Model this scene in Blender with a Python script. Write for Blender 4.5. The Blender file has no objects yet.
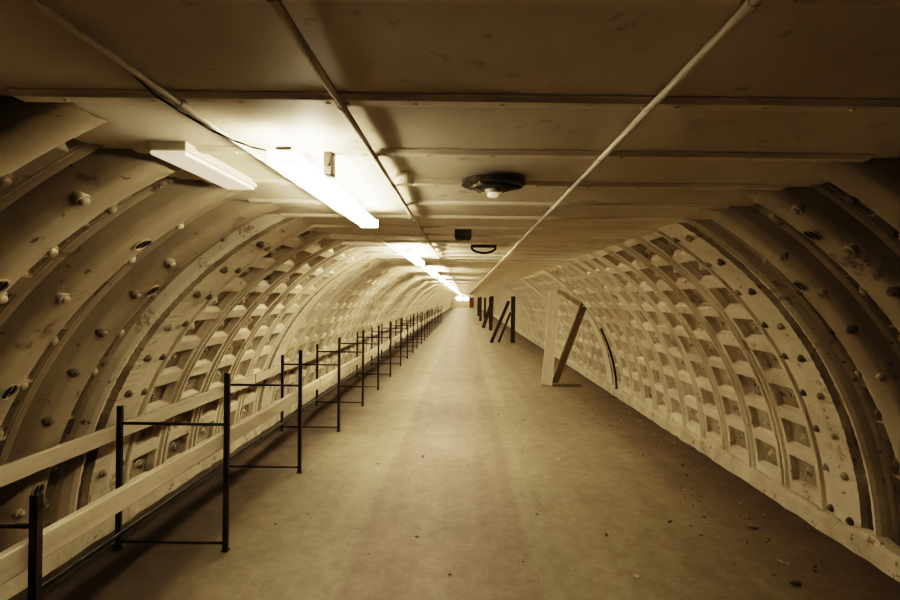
import bpy, bmesh, math, random
from mathutils import Vector, Matrix
random.seed(7)
PI=math.pi
S=bpy.context.scene; C=S.collection
CXS={-1:-0.10,1:0.15}; RIS={-1:2.32,1:2.42}; P=0.49; Y0=0.87-5*P; CZ=2.10; YEND=88.0
ORD=['nearest','second','third','fourth','fifth','sixth','seventh','eighth','ninth','tenth','eleventh','twelfth','thirteenth','fourteenth','fifteenth','sixteenth','seventeenth','eighteenth','nineteenth','twentieth','twenty-first','twenty-second','twenty-third','twenty-fourth','twenty-fifth']

# ---------------------------------------------------------------- materials
def mat(name, cols, scale=3.0, rough=0.7, bump=0.15, bscale=25, metal=0.0, spots=None, spot_amt=0.55, dist=0.01, stretch=(1,1,1), spots2=None):
    m=bpy.data.materials.new(name); m.use_nodes=True
    nt=m.node_tree; N=nt.nodes; L=nt.links; b=N['Principled BSDF']
    geo=N.new('ShaderNodeNewGeometry'); mp=N.new('ShaderNodeMapping'); mp.inputs['Scale'].default_value=stretch
    L.new(geo.outputs['Position'],mp.inputs['Vector'])
    n=N.new('ShaderNodeTexNoise'); n.inputs['Scale'].default_value=scale; n.inputs['Detail'].default_value=8; n.inputs['Roughness'].default_value=.62
    L.new(mp.outputs['Vector'],n.inputs['Vector'])
    r=N.new('ShaderNodeValToRGB'); e=r.color_ramp.elements
    e[0].position=.3; e[1].position=.7
    e[0].color=(*cols[0],1); e[1].color=(*cols[-1],1)
    if len(cols)==3:
        k=e.new(.5); k.color=(*cols[1],1)
    L.new(n.outputs['Fac'],r.inputs['Fac'])
    out=r.outputs['Color']
    for sp_,amt,sc in ((spots,spot_amt,2.7),(spots2,.61,9.0)):
        if not sp_: continue
        n2=N.new('ShaderNodeTexNoise'); n2.inputs['Scale'].default_value=scale*sc; n2.inputs['Detail'].default_value=10; n2.inputs['Roughness'].default_value=.7
        L.new(geo.outputs['Position'],n2.inputs['Vector'])
        r2=N.new('ShaderNodeValToRGB'); r2.color_ramp.elements[0].position=amt; r2.color_ramp.elements[1].position=amt+.06
        L.new(n2.outputs['Fac'],r2.inputs['Fac'])
        mx=N.new('ShaderNodeMix'); mx.data_type='RGBA'
        L.new(r2.outputs['Color'],mx.inputs['Factor']); L.new(out,mx.inputs['A']); mx.inputs['B'].default_value=(*sp_,1)
        out=mx.outputs['Result']
    L.new(out,b.inputs['Base Color'])
    b.inputs['Roughness'].default_value=rough; b.inputs['Metallic'].default_value=metal
    if bump:
        n3=N.new('ShaderNodeTexNoise'); n3.inputs['Scale'].default_value=bscale; n3.inputs['Detail'].default_value=6
        L.new(geo.outputs['Position'],n3.inputs['Vector'])
        bp=N.new('ShaderNodeBump'); bp.inputs['Strength'].default_value=bump; bp.inputs['Distance'].default_value=dist
        L.new(n3.outputs['Fac'],bp.inputs['Height']); L.new(bp.outputs['Normal'],b.inputs['Normal'])
    return m
M={}
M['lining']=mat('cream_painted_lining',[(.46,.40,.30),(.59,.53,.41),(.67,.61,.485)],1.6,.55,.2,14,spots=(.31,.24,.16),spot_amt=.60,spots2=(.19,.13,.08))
M['pan']=mat('grimy_lining',[(.17,.137,.094),(.29,.247,.178),(.41,.36,.267)],3,.7,.15,18,spots=(.10,.073,.045),spot_amt=.57)  # darker lining tone for pocket bottoms and backing skin
M['old']=mat('old_iron_paint',[(.24,.20,.142),(.31,.265,.193),(.38,.333,.248)],1.0,.5,.2,14,spots=(.15,.115,.077),spot_amt=.61,spots2=(.09,.064,.04))  # near-ring paint, darkened in colour to imitate dim foreground light
M['oldpan']=mat('old_iron_band',[(.09,.072,.049),(.15,.123,.087),(.22,.185,.134)],1.2,.55,.15,14,spots=(.045,.033,.022),spot_amt=.59)  # lower band of near rings, shade of the gaps put into the colour
M['rust']=mat('stained_channel',[(.07,.05,.032),(.16,.122,.08),(.34,.285,.20)],6,.85,.2,30)
M['bolt']=mat('bolt_paint',[(.12,.092,.06),(.22,.18,.125)],8,.5,0)
M['boltc']=mat('bolt_cream_paint',[(.30,.255,.185),(.39,.34,.255)],8,.5,0)
M['dark']=mat('dark_hole',[(.012,.008,.005),(.03,.02,.012)],12,.9,.2,40)
M['ceil']=mat('ceiling_sheet',[(.62,.56,.445),(.71,.65,.53),(.77,.71,.585)],1.8,.6,.10,6,spots=(.50,.43,.32),spot_amt=.62,spots2=(.56,.49,.375))
M['batten']=mat('painted_batten',[(.76,.695,.57),(.85,.785,.66)],5,.55,.1,40)
M['conduit']=mat('conduit_paint',[(.68,.62,.50),(.76,.70,.575)],6,.7,.1,60)
M['iron']=mat('black_iron',[(.016,.012,.009),(.06,.045,.031)],14,.55,.3,60,metal=.1)
M['plank']=mat('cream_timber',[(.34,.295,.215),(.46,.405,.305)],3,.65,.15,30,stretch=(6,.5,6))
M['wood']=mat('pale_board',[(.66,.60,.47),(.78,.715,.575)],4,.65,.25,30,stretch=(5,5,.7))
M['brownwood']=mat('brown_board',[(.15,.115,.072),(.25,.20,.132)],6,.7,.25,30,stretch=(5,5,.7))
M['white']=mat('white_enamel',[(.74,.70,.62),(.82,.79,.71)],4,.4,.05,30)
M['cream']=mat('cream_enamel',[(.50,.45,.35),(.60,.545,.43)],4,.5,.1,30)
M['kerb']=mat('rough_kerb',[(.38,.33,.24),(.54,.48,.365)],4,.85,.35,22,spots=(.20,.155,.10),spot_amt=.58)
M['flake']=mat('pale_flake',[(.34,.30,.22),(.46,.41,.31)],9,.8,.2,40)
M['flakeb']=mat('brown_flake',[(.05,.038,.025),(.13,.10,.068)],9,.8,.2,40)
M['red']=mat('red_paint',[(.16,.045,.035),(.22,.065,.045)],3,.6,.1,30)
M['end']=mat('end_wall',[(.55,.50,.39),(.62,.57,.45)],1,.8,.1,20)
M['black']=mat('black_metal',[(.025,.019,.014),(.07,.053,.038)],10,.5,.1,40)
M['worn']=mat('worn_grey_metal',[(.03,.025,.019),(.08,.068,.052),(.16,.138,.108)],14,.45,.3,50,metal=.4)

def emis(name,col,st):
    m=bpy.data.materials.new(name); m.use_nodes=True; b=m.node_tree.nodes['Principled BSDF']
    b.inputs['Base Color'].default_value=(*col,1); b.inputs['Emission Color'].default_value=(*col,1); b.inputs['Emission Strength'].default_value=st
    return m
LC=(1.0,.885,.68)
M['lit']=emis('lit_diffuser',LC,112)
M['lit_near']=emis('lit_diffuser_near',LC,46)
M['capglow']=emis('glowing_cap',LC,8)
M['dim']=emis('dim_diffuser',LC,.5)  # faint emission for the added box at the left ceiling edge
M['glass']=emis('frosted_glass',LC,.4)
M['end_lamp']=emis('end_lamp_glass',(1.0,.92,.76),60)  # emission of the panels added at the far end

def floor_mat():
    m=bpy.data.materials.new('worn_screed_floor'); m.use_nodes=True
    nt=m.node_tree; N=nt.nodes; L=nt.links; b=N['Principled BSDF']
    geo=N.new('ShaderNodeNewGeometry'); sp=N.new('ShaderNodeSeparateXYZ'); L.new(geo.outputs['Position'],sp.inputs[0])
    def noise(sc,det,stretch=(1,1,1),ro=.6):
        mp=N.new('ShaderNodeMapping'); mp.inputs['Scale'].default_value=stretch; L.new(geo.outputs['Position'],mp.inputs['Vector'])
        n=N.new('ShaderNodeTexNoise'); n.inputs['Scale'].default_value=sc; n.inputs['Detail'].default_value=det; n.inputs['Roughness'].default_value=ro
        L.new(mp.outputs['Vector'],n.inputs['Vector']); return n.outputs['Fac']
    def math_(op,a,bb):
        k=N.new('ShaderNodeMath'); k.operation=op
        for i,v in enumerate((a,bb)):
            if isinstance(v,(int,float)): k.inputs[i].default_value=v
            else: L.new(v,k.inputs[i])
        return k.outputs[0]
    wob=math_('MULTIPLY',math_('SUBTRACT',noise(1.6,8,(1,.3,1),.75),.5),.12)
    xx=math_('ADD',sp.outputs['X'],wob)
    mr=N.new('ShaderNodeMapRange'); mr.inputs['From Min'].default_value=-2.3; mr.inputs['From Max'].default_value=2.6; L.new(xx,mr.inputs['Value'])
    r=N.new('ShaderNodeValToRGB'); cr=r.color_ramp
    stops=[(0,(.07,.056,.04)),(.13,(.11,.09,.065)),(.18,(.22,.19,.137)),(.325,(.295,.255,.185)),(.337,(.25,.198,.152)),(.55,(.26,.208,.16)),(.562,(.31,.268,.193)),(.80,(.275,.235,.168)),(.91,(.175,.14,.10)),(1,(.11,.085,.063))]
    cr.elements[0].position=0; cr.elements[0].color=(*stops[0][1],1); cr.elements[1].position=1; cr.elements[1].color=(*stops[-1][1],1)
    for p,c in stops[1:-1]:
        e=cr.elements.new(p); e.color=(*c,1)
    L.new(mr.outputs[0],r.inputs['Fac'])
    def mix(kind,fac,A,B):
        mx=N.new('ShaderNodeMix'); mx.data_type='RGBA'; mx.blend_type=kind
        for nm,v in (('Factor',fac),('A',A),('B',B)):
            if isinstance(v,(int,float)): mx.inputs[nm].default_value=v
            elif isinstance(v,tuple): mx.inputs[nm].default_value=(*v,1)
            else: L.new(v,mx.inputs[nm])
        return mx.outputs['Result']
    def ramp(v,a,bb,c0,c1):
        q=N.new('ShaderNodeValToRGB'); q.color_ramp.elements[0].position=a; q.color_ramp.elements[1].position=bb
        q.color_ramp.elements[0].color=(*c0,1); q.color_ramp.elements[1].color=(*c1,1); L.new(v,q.inputs['Fac']); return q.outputs['Color']
    c=mix('MULTIPLY',1.0,r.outputs['Color'],ramp(noise(2.2,10,(1.8,.07,1),.6),.38,.62,(.91,.905,.90),(1.05,1.05,1.04)))
    c=mix('MULTIPLY',1.0,c,ramp(noise(1.6,14,(1,.7,1),.8),.38,.62,(.84,.83,.82),(1.08,1.08,1.07)))
    c=mix('MULTIPLY',1.0,c,ramp(noise(9,14,(1,.9,1),.85),.42,.58,(.86,.855,.85),(1.05,1.05,1.05)))
    c=mix('MIX',ramp(noise(2.6,15,(1,.7,1),.9),.57,.60,(0,0,0),(.42,.42,.42)),c,(.12,.095,.068))
    c=mix('MIX',ramp(noise(50,5,(1,1,1),.7),.62,.66,(0,0,0),(.8,.8,.8)),c,(.07,.054,.039))
    c=mix('MIX',ramp(noise(24,12,(1,1,1),.85),.60,.63,(0,0,0),(.5,.5,.5)),c,(.44,.385,.29))
    L.new(c,b.inputs['Base Color'])
    L.new(math_('ADD',math_('MULTIPLY',noise(3,6),.4),.46),b.inputs['Roughness'])
    b.inputs['Specular IOR Level'].default_value=.4
    bp=N.new('ShaderNodeBump'); bp.inputs['Strength'].default_value=.35; bp.inputs['Distance'].default_value=.006
    L.new(noise(16,14,(1,1,1),.8),bp.inputs['Height']); L.new(bp.outputs['Normal'],b.inputs['Normal'])
    return m
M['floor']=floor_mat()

# ---------------------------------------------------------------- helpers
def link(name,me,parent=None,loc=None):
    o=bpy.data.objects.new(name,me); C.objects.link(o)
    if parent: o.parent=parent
    if loc: o.location=loc
    return o
def mesh_of(name,bm,mats,smooth=False):
    bmesh.ops.recalc_face_normals(bm,faces=bm.faces[:])
    me=bpy.data.meshes.new(name); bm.to_mesh(me); bm.free()
    for m in (mats if isinstance(mats,list) else [mats]): me.materials.append(m)
    if smooth:
        for p in me.polygons: p.use_smooth=True
    return me
def obj(name,bm,mats,parent=None,loc=None,smooth=False):
    return link(name,mesh_of(name,bm,mats,smooth),parent,loc)
def tag(o,label,cat,group=None):
    o['label']=label; o['category']=cat
    if group: o['group']=group
    return o
def thing(name,label,cat,loc,group=None,rz=0):
    o=bpy.data.objects.new(name,None); C.objects.link(o); o.location=loc; o.rotation_euler=(0,0,rz); o.empty_display_size=.1
    return tag(o,label,cat,group)
def box(bm,x0,x1,y0,y1,z0,z1,bev=0,mi=0):
    r=bmesh.ops.create_cube(bm,size=1)
    vs=r['verts']
    for v in vs: v.co=Vector(((x0+x1)/2+v.co.x*(x1-x0),(y0+y1)/2+v.co.y*(y1-y0),(z0+z1)/2+v.co.z*(z1-z0)))
    fs={f for v in vs for f in v.link_faces}
    for f in fs: f.material_index=mi
    if bev:
        es={e for v in vs for e in v.link_edges}
        bmesh.ops.bevel(bm,geom=list(es),offset=bev,segments=2,affect='EDGES',profile=.5)
    return vs
def beam(bm,a,b,w,t,up=Vector((0,0,1)),bev=.004):
    a=Vector(a); b=Vector(b); d=(b-a); L=d.length; d.normalize()
    s=d.cross(up); s.normalize(); u=s.cross(d)
    vs=box(bm,-w/2,w/2,0,L,-t/2,t/2,0)
    mt=Matrix((s,d,u)).transposed()
    for v in vs: v.co=a+mt@v.co
    if bev:
        es={e for v in vs for e in v.link_edges}
        bmesh.ops.bevel(bm,geom=list(es),offset=bev,segments=1,affect='EDGES')
def cyl(bm,a,b,r,seg=12,r2=None,caps=True):
    a=Vector(a); b=Vector(b); d=b-a; L=d.length
    q=d.to_track_quat('Z','Y')
    res=bmesh.ops.create_cone(bm,cap_ends=caps,segments=seg,radius1=r,radius2=r if r2 is None else r2,depth=L)
    for v in res['verts']: v.co=a+q@(v.co+Vector((0,0,L/2)))
    return res['verts']
def lathe(bm,prof,seg=24,loc=(0,0,0)):
    rings=[]
    for r,z in prof:
        rings.append([bm.verts.new((loc[0]+r*math.cos(2*PI*i/seg),loc[1]+r*math.sin(2*PI*i/seg),loc[2]+z)) for i in range(seg)])
    for a,b in zip(rings,rings[1:]):
        for i in range(seg):
            j=(i+1)%seg; bm.faces.new((a[i],a[j],b[j],b[i]))
    bm.faces.new(rings[0]); bm.faces.new(rings[-1])
def tube(bm,pts,r,seg=10):   # one continuous pipe along y
    rings=[[bm.verts.new((x+r*math.cos(2*PI*i/seg),y,z+r*math.sin(2*PI*i/seg))) for i in range(seg)] for x,y,z in pts]
    for a,b in zip(rings,rings[1:]):
        for i in range(seg):
            j=(i+1)%seg; bm.faces.new((a[i],a[j],b[j],b[i]))
    bm.faces.new(rings[0]); bm.faces.new(rings[-1])
def pol(s,r,th,y): return Vector((CXS[s]+s*(r+RIS[s])*math.cos(th),y,(r+RIS[s])*math.sin(th)))   # r is depth behind the flange face

# ---------------------------------------------------------------- lining rings
def surf(bm,s,ys,rs,ths,mis=None,jit=0,rnd=None):
    g=[[bm.verts.new(pol(s,rs[i]+(rnd.uniform(-jit,jit) if jit and 2<i<7 else 0),th,ys[i]+(rnd.uniform(-jit,jit)*.8 if jit and 2<i<7 else 0))) for j,th in enumerate(ths)] for i in range(len(ys))]
    for i in range(len(ys)-1):
        for j in range(len(ths)-1):
            f=bm.faces.new((g[i][j],g[i+1][j],g[i+1][j+1],g[i][j+1]))
            if mis: f.material_index=mis[i]
TH0=math.radians(-1.5); TH1=math.radians(66)
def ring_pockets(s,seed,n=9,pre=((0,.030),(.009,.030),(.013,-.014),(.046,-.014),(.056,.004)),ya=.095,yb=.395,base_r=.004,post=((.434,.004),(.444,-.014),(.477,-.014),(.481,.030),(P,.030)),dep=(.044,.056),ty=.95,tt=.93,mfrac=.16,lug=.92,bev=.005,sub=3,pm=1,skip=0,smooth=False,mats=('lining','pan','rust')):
    rnd=random.Random(seed); bm=bmesh.new()
    base=math.radians(4.0); step=(TH1-base)/n
    a0=len(pre); ys=[p[0] for p in pre]+[ya,ya+(yb-ya)/3,ya+2*(yb-ya)/3,yb]+[p[0] for p in post]
    rs=[p[1] for p in pre]+[base_r]*4+[p[1] for p in post]
    I=(a0,a0+1,a0+2,a0+3)
    ths=[TH0,math.radians(1.5),base]; pock=[]
    for k in range(n):
        a=base+k*step; m=mfrac*step*(1 if smooth else 1+rnd.uniform(-.15,.15))
        ins=[a+m+(step-2*m)*q/sub for q in range(sub+1)]
        if m>math.radians(2):
            q=max(2,int(m/math.radians(1.5)))
            pr=[a+m*w/q for w in range(1,q)]; po=[a+step-m+m*w/q for w in range(1,q)]
        else: pr=po=[]
        ths+=pr
        if rnd.random()>=skip: pock.append(len(ths))
        ths+=ins+po+[a+step]
    g=[[bm.verts.new(pol(s,rs[i],t,ys[i])) for t in ths] for i in range(len(ys))]
    inp=set()
    for p in pock:
        for j in range(p,p+sub):
            for i in I[:3]: inp.add((i,j))
    for i in range(len(ys)-1):
        for j in range(len(ths)-1):
            if (i,j) in inp: continue
            f=bm.faces.new((g[i][j],g[i+1][j],g[i+1][j+1],g[i][j+1]))
            if smooth and i>=a0-1 and i<a0+4: f.material_index=1
    for p in pock:
        D=base_r+rnd.uniform(*dep); ja,jb=p,p+sub
        tc=(ths[ja]+ths[jb])/2; yc=(ya+yb)/2
        B={}
        for i in I:
            for j in range(ja,jb+1):
                B[i,j]=bm.verts.new(pol(s,D,tc+(ths[j]-tc)*tt,yc+(ys[i]-yc)*ty))
        for i in I[:3]:
            for j in range(ja,jb):
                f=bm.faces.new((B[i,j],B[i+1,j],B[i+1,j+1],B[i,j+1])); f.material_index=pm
        loop=[(i,ja) for i in I]+[(I[3],j) for j in range(ja+1,jb+1)]+[(i,jb) for i in (I[2],I[1],I[0])]+[(I[0],j) for j in range(jb-1,ja,-1)]
        for q in range(len(loop)):
            w=(q+1)%len(loop); a_,b_=loop[q],loop[w]
            f=bm.faces.new((g[a_[0]][a_[1]],g[b_[0]][b_[1]],B[b_],B[a_]))
        if rnd.random()<lug:
            yy=yc+rnd.uniform(-.04,.04); tl=tc+rnd.uniform(-.1,.1)*step; c=pol(s,D,tl,yy); nrm=Vector((-s*math.cos(tc),0,-math.sin(tc)))
            vs=cyl(bm,c,c+nrm*.010,.038,12,.035)+cyl(bm,c+nrm*.009,c+nrm*.030,.021,6,.019)
            mi=1 if rnd.random()<.4 else 0
            for v in vs:
                for f in v.link_faces: f.material_index=mi
    es=[e for e in bm.edges if len(e.link_faces)==2 and e.calc_face_angle(0)>(.6 if smooth else .45)]
    bmesh.ops.bevel(bm,geom=es,offset=bev,segments=2,affect='EDGES',clamp_overlap=True)
    me=mesh_of('lining_ring',bm,[M[q] for q in mats],smooth)
    if smooth:
        try: me.set_sharp_from_angle(angle=math.radians(38))
        except Exception as e: print(e)
    return me
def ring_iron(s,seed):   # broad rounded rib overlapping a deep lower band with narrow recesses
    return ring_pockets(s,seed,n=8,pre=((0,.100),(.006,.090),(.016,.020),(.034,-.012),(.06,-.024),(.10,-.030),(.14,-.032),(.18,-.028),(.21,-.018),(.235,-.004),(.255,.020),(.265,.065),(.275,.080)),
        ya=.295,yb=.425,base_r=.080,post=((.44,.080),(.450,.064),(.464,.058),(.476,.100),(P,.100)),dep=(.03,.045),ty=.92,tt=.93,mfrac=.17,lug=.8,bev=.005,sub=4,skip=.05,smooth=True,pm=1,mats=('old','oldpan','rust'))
def ring_seam(s,seed,w=.05,d=.05,mm='rust'):
    bm=bmesh.new(); rnd=random.Random(seed)
    c=.10
    ys=[-.004,0.006,.02,c-w/2-.016,c-w/2+.012,c+w/2-.016,c+w/2+.012,.30,.40,.47,.481,P]; rs=[.11,.02,-.004,-.002,d,d*.8,.004,-.010,-.010,-.006,.03,.03]
    n=120; ths=[TH0+(TH1-TH0)*k/n for k in range(n+1)]
    surf(bm,s,ys,rs,ths,[0,0,0,2,2,1,0,0,0,0,0],.003,rnd)
    return mesh_of('lining_ring',bm,[M['lining'],M['pan'],M[mm]])
def bolt(mm):
    bb=bmesh.new(); lathe(bb,[(.027,-.022),(.027,.004),(.025,.007),(.018,.008),(.018,.018),(.015,.023),(.008,.026)],18)
    return mesh_of('bolt',bb,mm)
bolt_me=bolt(M['boltc']); bolt_dk=bolt(M['bolt'])
hb=bmesh.new(); lathe(hb,[(.044,-.01),(.044,.006),(.038,.007),(.036,.001)],20)
for f in hb.faces:
    if len(f.verts)==20 and f.calc_center_median().z>-.005: f.material_index=1
hole_me=mesh_of('grout_hole',hb,[M['old'],M['dark']])

NR=int((YEND-Y0)/P)+1
for side,s in (('left',-1),('right',1)):
    bm=bmesh.new()
    surf(bm,s,[Y0,YEND],[.18,.18],[TH0+(TH1-TH0)*k/24 for k in range(25)])
    surf(bm,s,[Y0,YEND],[.24,.24],[TH0+(TH1-TH0)*k/24 for k in range(25)])
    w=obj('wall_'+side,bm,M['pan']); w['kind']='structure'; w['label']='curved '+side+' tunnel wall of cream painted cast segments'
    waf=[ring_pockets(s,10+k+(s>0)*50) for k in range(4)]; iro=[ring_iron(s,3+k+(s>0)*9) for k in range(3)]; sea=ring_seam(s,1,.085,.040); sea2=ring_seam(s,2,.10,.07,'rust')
    firstB=10
    mid=firstB+6 if s<0 else firstB+12
    seams={firstB, mid, 30,44,60,80}
    far=[]
    for k in range(NR):
        y=Y0+k*P
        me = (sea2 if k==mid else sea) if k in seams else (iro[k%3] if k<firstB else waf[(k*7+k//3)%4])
        if k<98:
            r=link('lining_ring',me,w,(0,y,0))
            if k<=firstB and k>=6:
                for q in range(9):
                    deg=4+q*6.6
                    for yy,rr in (((.050,-.017),(.212,-.014)) if k<firstB else ((.24,-.008),(.42,-.008))):
                        if random.random()<.12: continue
                        t=math.radians(deg+random.uniform(-.4,.4)); p=pol(s,rr,t,yy); nrm=Vector((-s*math.cos(t),0,-math.sin(t)))
                        b=link('bolt',bolt_me if random.random()<.5 else bolt_dk,r,p); b.rotation_mode='QUATERNION'; b.rotation_quaternion=nrm.to_track_quat('Z','Y')
                if k<firstB:
                    for deg in ((13,45) if k%2 else (30,53)):
                        t=math.radians(deg); p=pol(s,-.031,t,.13); nrm=Vector((-s*math.cos(t),0,-math.sin(t)))
                        b=link('grout_hole',hole_me,r,p); b.rotation_mode='QUATERNION'; b.rotation_quaternion=nrm.to_track_quat('Z','Y')
        else: far.append((me,y))
    bm=bmesh.new()
    for me,y in far:
        n0=len(bm.verts); bm.from_mesh(me); bm.verts.ensure_lookup_table()
        for v in bm.verts[n0:]: v.co.y+=y
    o=obj('lining_ring',bm,[M['lining'],M['pan'],M['rust']],w); o['kind']='stuff'
# iron hoop against the right wall
bm=bmesh.new(); prev=None; n=26
for k in range(n+1):
    th=math.radians(28*k/n); row=[bm.verts.new(pol(1,r_,th,y_)) for r_,y_ in ((-.045,0),(-.045,.03),(-.016,.03),(-.016,0))]
    if prev:
        for i in range(4): j=(i+1)%4; bm.faces.new((prev[i],prev[j],row[j],row[i]))
    else: bm.faces.new(row)
    prev=row
bm.faces.new(prev)
tag(obj('iron_hoop',bm,M['iron'],None,(0,8.96,0)),'thin black curved iron hoop against the right wall beside the timber prop','hoop')

# ---------------------------------------------------------------- floor, ceiling, kerbs, end
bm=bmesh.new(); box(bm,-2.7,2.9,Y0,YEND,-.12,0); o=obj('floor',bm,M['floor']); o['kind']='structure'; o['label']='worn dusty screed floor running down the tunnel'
bm=bmesh.new(); box(bm,-1.27,1.50,Y0,YEND,CZ,CZ+.05); ce=obj('ceiling',bm,M['ceil']); ce['kind']='structure'; ce['label']='low flat ceiling of cream sheets on cross battens'
def batten_me():
    bm=bmesh.new(); x0,x1=-1.13,1.37
    box(bm,x0,x1,-.040,.040,CZ-.004,CZ+.002,.002)
    prof=[(-.034,-.003),(-.020,-.013),(.020,-.013),(.034,-.003)]
    a=[bm.verts.new((x0,y,CZ+z)) for y,z in prof]; b=[bm.verts.new((x1,y,CZ+z)) for y,z in prof]
    for i in range(4): j=(i+1)%4; bm.faces.new((a[i],a[j],b[j],b[i]))
    bm.faces.new(a); bm.faces.new(b)
    for k in range(11):
        x=x0+.12+k*.22; cyl(bm,(x,0,CZ-.017),(x,0,CZ-.011),.006,8)
    return mesh_of('ceiling_batten',bm,M['batten'])
bme=batten_me(); farb=bmesh.new()
for k in range(NR):
    y=Y0+k*P
    if k<98: link('ceiling_batten',bme,ce,(0,y,0))
    else:
        n0=len(farb.verts); farb.from_mesh(bme); farb.verts.ensure_lookup_table()
        for v in farb.verts[n0:]: v.co.y+=y
o=obj('ceiling_batten',farb,M['batten'],ce); o['kind']='stuff'

def kerb(name,s):
    bm=bmesh.new(); rnd=random.Random(5+s); xi=RIS[s]-.06; n=int((YEND-Y0)/.12)
    pr=[]
    for k in range(n+1):
        y=Y0+(YEND-Y0)*k/n; j=rnd.uniform(-.012,.012); h=.13+rnd.uniform(-.012,.012)+(.03 if rnd.random()<.07 else 0)
        pts=[(xi+j,0),(xi+j+.008,h*.8),(xi+.03+j,h),(xi+.11,h+.01),(xi+.14,0)]
        pr.append([bm.verts.new((CXS[s]+s*x,y,z)) for x,z in pts])
    for a,b in zip(pr,pr[1:]):
        for i in range(4): bm.faces.new((a[i],a[i+1],b[i+1],b[i]))
    bm.faces.new(pr[0]); bm.faces.new(pr[-1])
    o=obj(name,bm,M['kerb']); o['kind']='structure'; o['label']='low rough concrete kerb at the foot of the '+('right' if s>0 else 'left')+' wall'
kerb('trim_1',1); kerb('trim_2',-1)
bm=bmesh.new(); box(bm,-2.5,2.8,YEND-.1,YEND+.1,0,2.2); o=obj('wall_back',bm,M['end']); o['kind']='structure'; o['label']='wall closing the far end of the tunnel'
d=link('door_1',None,None,(1.1,YEND-.12,0)); d['kind']='structure'; d['label']='small dull red door at the far end of the tunnel'
bm=bmesh.new(); box(bm,-.3,.3,-.03,0,0.02,1.6,.01); obj('door_leaf',bm,M['red'],d)
bm=bmesh.new(); box(bm,-.36,-.3,-.05,.02,0,1.66); box(bm,.3,.36,-.05,.02,0,1.66); box(bm,-.36,.36,-.05,.02,1.6,1.66); obj('door_frame',bm,M['brownwood'],d)
for i,x in enumerate((-.95,0.1)):  # emitters added to brighten the tunnel end
    t=thing('bulkhead_lamp','bright lamp on the far end wall, %s of two'%['left','right'][i],'light',(x,YEND-.10,1.50),'lamps on the far end wall')
    bm=bmesh.new(); box(bm,-.42,.42,-.04,.01,-.22,.22,.01); obj('housing',bm,M['white'],t)
    bm=bmesh.new(); box(bm,-.38,.38,-.09,-.04,-.18,.18,.01); obj('diffuser',bm,M['end_lamp'],t)

# ---------------------------------------------------------------- ceiling services
def conduit(x,z,r,label,ystart,yend):
    t=thing('ceiling_conduit',label,'conduit',(x,0,0),'conduits along the ceiling')
    bm=bmesh.new(); n=120
    tube(bm,[(random.uniform(-.002,.002),ystart+(yend-ystart)*k/n,z) for k in range(n+1)],r)
    obj('pipe',bm,M['conduit'],t,smooth=True)
    bm=bmesh.new(); box(bm,-r*1.9,r*1.9,-.008,.008,z+r*.6,z+r+.003,.001); cyl(bm,(0,-.012,z),(0,.012,z),r*1.25,12)
    me=mesh_of('saddle_clip',bm,M['conduit'])
    for k in range(40):
        link('saddle_clip',me,t,(0,.87+k*P,0))
conduit(-.315,CZ-.0225,.009,'cream conduit along the ceiling just right of the strip lights',Y0,60)
conduit(.455,CZ-.0225,.009,'cream conduit running alone along the right part of the ceiling',Y0,60)
conduit(-.72,CZ-.021,.0075,'thin cream conduit along the ceiling left of the strip lights',Y0,40)

def fixture_meshes():
    L=1.46; d={}
    bm=bmesh.new(); box(bm,-.024,.024,0,L,-.016,0,.003); d['housing']=mesh_of('housing',bm,M['white'])
    prof=[(-.044,-.018),(-.050,-.036),(-.040,-.054),(.040,-.054),(.050,-.036),(.044,-.018)]
    for nm,mm in (('lit',M['lit']),('lit_near',M['lit_near'])):
        bm=bmesh.new()
        a=[bm.verts.new((x,.012,z)) for x,z in prof]; b=[bm.verts.new((x,L-.012,z)) for x,z in prof]
        for i in range(6): j=(i+1)%6; bm.faces.new((a[i],a[j],b[j],b[i]))
        bm.faces.new(a); bm.faces.new(b); d[nm]=mesh_of('diffuser',bm,mm)
    bm=bmesh.new(); box(bm,-.050,.050,0,.010,-.056,-.010,.003); d['cap']=mesh_of('end_cap',bm,M['capglow'])
    bm=bmesh.new(); box(bm,-.014,.014,-.014,.014,0,.052,.003); d['hanger']=mesh_of('hanger',bm,M['batten'])
    return d
FM=fixture_meshes()
k=0; y=1.62
while y<84:
    lab=('lit fluorescent strip light, %s along the ceiling'%ORD[k]) if k<len(ORD) else 'lit fluorescent strip light far down the tunnel ceiling'
    t=thing('strip_light',lab,'light',(-.550,y,CZ-.050),'lit strip lights down the tunnel')
    link('housing',FM['housing'],t)
    link('diffuser',FM['lit_near' if k==0 else 'lit'],t)
    link('end_cap',FM['cap'],t,(0,0,0)); c_=link('end_cap',FM['cap'],t,(0,1.46,0)); c_.rotation_euler=(0,0,PI)
    link('hanger',FM['hanger'],t,(0,.25,0)); link('hanger',FM['hanger'],t,(0,1.17,0))
    k+=1; y+=3.5
t=thing('switch_box','small dark box hanging beside the nearest strip light','switch box',(-.470,1.85,CZ))
bm=bmesh.new(); box(bm,-.016,.016,-.025,.025,-.09,0,.005); obj('box_body',bm,M['worn'],t)
bm=bmesh.new(); cyl(bm,(0,-.025,-.05),(0,-.037,-.05),.010,10); obj('knob',bm,M['black'],t)
bm=bmesh.new(); pts=[(-.76,1.20,CZ+.004),(-.75,1.30,CZ-.022),(-.72,1.38,CZ-.040),(-.69,1.46,CZ-.055),(-.66,1.53,CZ-.062),(-.63,1.58,CZ-.066),(-.60,1.615,CZ-.066)]
for a,b in zip(pts,pts[1:]): cyl(bm,a,b,.003,8)
tag(obj('power_cable',bm,M['black'],smooth=True),'thin dark cable drooping into the nearest strip light','cable')
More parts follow.
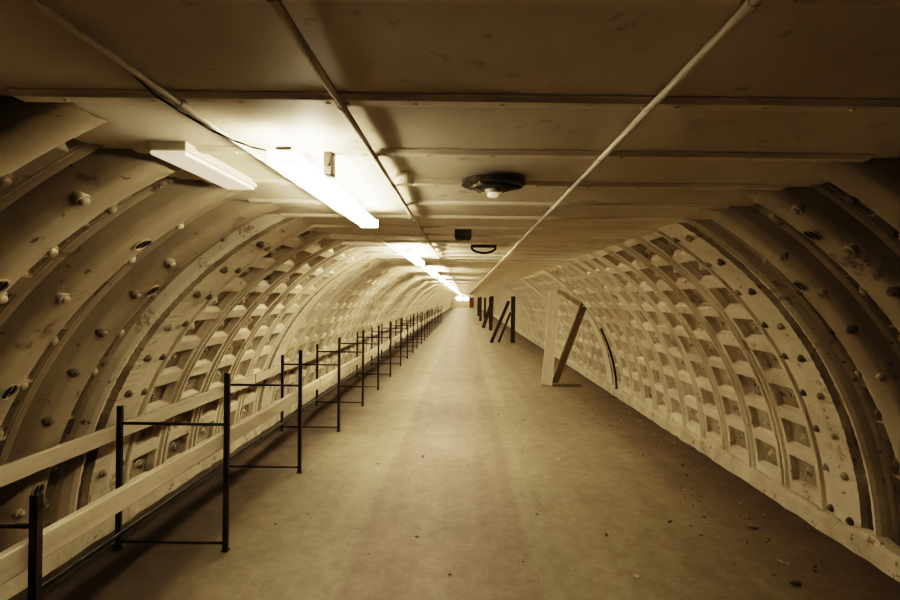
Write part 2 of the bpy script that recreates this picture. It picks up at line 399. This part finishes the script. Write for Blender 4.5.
t=thing('box_light','flat cream box light fixed where ceiling meets the left wall','light',(-.98,1.76,CZ))  # added box, its glow stands in for a brightly lit ceiling edge
bm=bmesh.new(); box(bm,-.065,.065,0,.60,-.028,0,.004); obj('housing',bm,M['cream'],t)
bm=bmesh.new(); box(bm,-.060,.060,.01,.59,-.042,-.028,.006); obj('diffuser',bm,M['dim'],t)

t=thing('ceiling_lamp','large dark round ceiling lamp right of the nearest strip light','light',(.11,2.24,CZ-.012))
bm=bmesh.new(); lathe(bm,[(.06,.012),(.07,0),(.132,-.003),(.135,-.014),(.128,-.022),(.09,-.024),(.085,-.034),(.05,-.038)],36); obj('canopy',bm,M['worn'],t)
bm=bmesh.new(); lathe(bm,[(.03,-.036),(.034,-.046),(.028,-.052)],16); obj('lamp_holder',bm,M['white'],t)
bm=bmesh.new(); lathe(bm,[(.02,-.050),(.024,-.056),(.022,-.064),(.012,-.070)],16); obj('bulb',bm,M['glass'],t,smooth=True)
bm=bmesh.new()
for a in (0,PI*2/3,PI*4/3): cyl(bm,(.108*math.cos(a),.108*math.sin(a),-.018),(.108*math.cos(a),.108*math.sin(a),-.032),.009,8)
obj('screw',bm,M['bolt'],t)
bm=bmesh.new()
for x in (-.10,.10): beam(bm,(x,-.02,-.022),(x*.35,-.02,-.052),.012,.004)
obj('bracket',bm,M['bolt'],t)
# curved handle-like fitting farther along
t=thing('ceiling_bracket','dark curved handle shaped bracket on the ceiling beyond the square box','bracket',(.17,5.1,CZ))
bm=bmesh.new(); box(bm,-.12,.12,-.03,.03,-.022,.002,.004); obj('base_plate',bm,M['worn'],t)
bm=bmesh.new(); prev=None
for k in range(15):
    a=PI*k/14; p=(.115*math.cos(a),0,-.018-.055*math.sin(a))
    if prev: cyl(bm,prev,p,.011,10)
    prev=p
obj('curved_arm',bm,M['iron'],t)
t=thing('junction_box','small pale round box on the ceiling conduit left of dark lamp','junction box',(-.25,2.18,CZ))
bm=bmesh.new(); lathe(bm,[(.038,0),(.038,-.040),(.032,-.046)],16); obj('box_body',bm,M['conduit'],t)
bm=bmesh.new(); cyl(bm,(.03,0,-.026),(.232,.03,-.026),.011,12); obj('spur_pipe',bm,M['conduit'],t)
t=thing('junction_box','small grey square box on ceiling beyond the large round lamp','junction box',(-.02,3.95,CZ))
bm=bmesh.new(); box(bm,-.06,.06,-.05,.05,-.07,.004,.006); obj('box_body',bm,M['worn'],t)
bm=bmesh.new(); box(bm,-.05,.05,-.04,.04,-.076,-.07,.002); obj('box_lid',bm,M['iron'],t)

# ---------------------------------------------------------------- bunk frames
XF,XR=-1.48,-2.15
def angle_post(h):
    bm=bmesh.new()
    box(bm,-.014,.014,-.014,-.009,0,h,.001); box(bm,.009,.014,-.014,.014,0,h,.001); box(bm,-.022,.022,-.022,.022,0,.006)
    return bm
fp=mesh_of('front_post',angle_post(1.11),M['iron']); rp=mesh_of('rear_post',angle_post(.90),M['iron'])
bm=bmesh.new(); cyl(bm,(XR,0,.79),(XF,0,.79),.009,10); cb=mesh_of('cross_bar',bm,M['iron'],True)
bm=bmesh.new(); cyl(bm,(XR,0,.05),(XF,0,.05),.009,10); cb2=mesh_of('cross_bar',bm,M['iron'],True)
for k in range(23):
    y=1.87+k*1.51+(random.uniform(-.12,.12) if k>4 else 0)
    lab='black iron bunk end frame, %s from the camera along the left wall'%ORD[k]
    if k==0: lab='low black iron bunk end frame nearest the camera, cut by the left edge'
    t=thing('bunk_frame',lab,'frame',(0,y,0),'iron frames along the left wall')
    t.rotation_euler=(random.uniform(-.008,.008),0,0)
    link('front_post',rp if k==0 or (k>6 and k%4==0) else fp,t,(XF,0,0)); link('rear_post',rp,t,(XR,0,0)); link('cross_bar',cb,t); link('cross_bar',cb2,t)
def rails(x,z,h,th,name,desc,m,seg=3,cat='rail',n=8,y0=.2):
    y=y0
    for k in range(n):
        y2=(1.87+1.51*(seg*(k+1)-1)+.75)
        bm=bmesh.new(); dz=random.uniform(-.004,.004)
        beam(bm,(x,y,z+dz),(x+random.uniform(-.006,.006),y2-.008,z+random.uniform(-.004,.004)),th,h,bev=.005)
        tag(obj(name,bm,m),desc%ORD[k],cat,desc.split(',')[0]+' pieces'); y=y2
rails(XF-.036,.69,.095,.036,'front_rail','cream painted timber front rail of the bunks, %s length from the camera',M['plank'])
rails(XR-.036,.73,.095,.030,'rear_rail','cream painted timber rear rail beside the wall, %s length from the camera',M['plank'])
rails(XR+.035,.11,.03,.012,'floor_rod','thin black iron bar low behind the bunk posts, %s length from the camera',M['iron'])

# ---------------------------------------------------------------- right side timbers
def board(name,a,b,w,t,m,label,cat='board',group=None,up=Vector((0,1,0))):
    bm=bmesh.new(); beam(bm,a,b,w,t,up=up,bev=.006); return tag(obj(name,bm,m),label,cat,group)
t=thing('timber_prop','tall pale board with sloping brown brace forming narrow triangle by the right wall','timber prop',(1.53,10.0,0))
for nm,a,b,w_,th_,mm in (('board',(0,0,.01),(.13,-.05,1.76),.19,.045,'wood'),('brace',(.15,.06,.02),(.49,-.74,1.46),.12,.06,'brownwood'),('top_rail',(.18,-.12,1.74),(.48,-.70,1.50),.06,.04,'brownwood'),('foot_piece',(.10,-.05,.025),(.62,-.05,.025),.05,.10,'brownwood')):
    bm=bmesh.new(); beam(bm,a,b,w_,th_,up=Vector((0,1,0)),bev=.006); obj(nm,bm,M[mm],t)
G2='dark posts standing by the right wall far down'
t=thing('braced_frame','black upright with sloping braces beyond the pale timber prop','frame',(1.74,19.5,0),None)
for nm,a,b,w_ in (('upright',(0,0,0),(0,0,1.68),.15),('brace',(-.78,-.1,.01),(-.16,-.02,1.50),.10),('brace',(-.50,.12,.01),(-.08,.11,1.10),.08)):
    bm=bmesh.new(); beam(bm,a,b,w_,.08,up=Vector((0,1,0)),bev=.005); obj(nm,bm,M['black'],t)
for i,(x,y,x2,h) in enumerate([(1.3,27,1.35,1.70),(1.0,29,1.45,1.45),(1.6,34,1.6,1.65),(1.1,38,1.1,1.70),(1.6,43,1.6,1.65),(1.2,48,1.2,1.65)]):
    board('dark_post',(x,y,.01),(x2,y+.05,h),.16,.1,M['black'],'distant black post by the right wall, %s beyond the braced frame'%['first','second','third','fourth','fifth','sixth'][i],'post',G2)

# ---------------------------------------------------------------- debris
spots=[(.05,5.14),(-.4,5.4),(-1.30,3.77),(.95,5.4),(2.3,5.02),(2.3,7.08),(2.2,4.28),(1.9,3.06),(1.82,3.15),(1.01,3.12),(.12,6.3),(-.81,5.17),(2.3,5.68),(.52,8.07),(1.7,4.6),(2.05,3.8),(2.1,6.2),(-.3,3.6),(.6,4.2),(1.3,6.9),(-1.1,5.9),(1.95,3.3),(2.2,3.5),(1.5,3.9),(-.7,4.3),(.3,7.4),(1.9,8.3),(2.1,9.5)]
for i in range(80): spots.append((random.choice([-.9,1,1.05])*random.uniform(.2,2.1)+.15,random.uniform(3.1,10)))
for i in range(70): spots.append((random.uniform(1.6,2.42),random.uniform(3.0,9)))
for i,(x,y) in enumerate(spots):
    bm=bmesh.new(); n=random.randint(4,7); r=random.uniform(.007,.022)+(.02 if i<24 and i%2 else 0); el=random.uniform(.3,.8)
    top=[];bot=[]; tilt=random.uniform(0,.4)
    for q in range(n):
        a=2*PI*q/n; rr=r*random.uniform(.6,1.2); px,py=rr*math.cos(a),rr*el*math.sin(a); z=tilt*(px+r*1.2)
        bot.append(bm.verts.new((px,py,z))); top.append(bm.verts.new((px*.97,py*.97,z+.003)))
    bm.faces.new(bot); bm.faces.new(top)
    for q in range(n): w=(q+1)%n; bm.faces.new((bot[q],bot[w],top[w],top[q]))
    pale=random.random()<.4
    o=obj('paint_flake',bm,M['flake' if pale else 'flakeb'],None,(x,y,0)); o.rotation_euler=(0,0,random.uniform(0,6))
    tag(o,'small %s flake of fallen debris lying on the dusty floor'%('pale' if pale else 'dark brown'),'debris','%s flakes of debris on the floor'%('pale' if pale else 'dark'))

# ---------------------------------------------------------------- world, camera
w=bpy.data.worlds.new('world'); S.world=w; w.use_nodes=True
w.node_tree.nodes['Background'].inputs[0].default_value=(.02,.014,.008,1); w.node_tree.nodes['Background'].inputs[1].default_value=.2
cam=bpy.data.cameras.new('camera'); co=bpy.data.objects.new('camera',cam); C.objects.link(co)
co.location=(0,0,1.6); co.rotation_euler=(math.radians(90),math.radians(-.7),0)
cam.sensor_width=36; cam.lens=540/900*36; cam.shift_x=-15/900; cam.shift_y=-2/900; cam.clip_start=.02; cam.clip_end=300
S.camera=co
try:
    S.view_settings.view_transform='Filmic'; S.view_settings.look='Very High Contrast'
except Exception as e: print(e)
S.view_settings.exposure=-.08
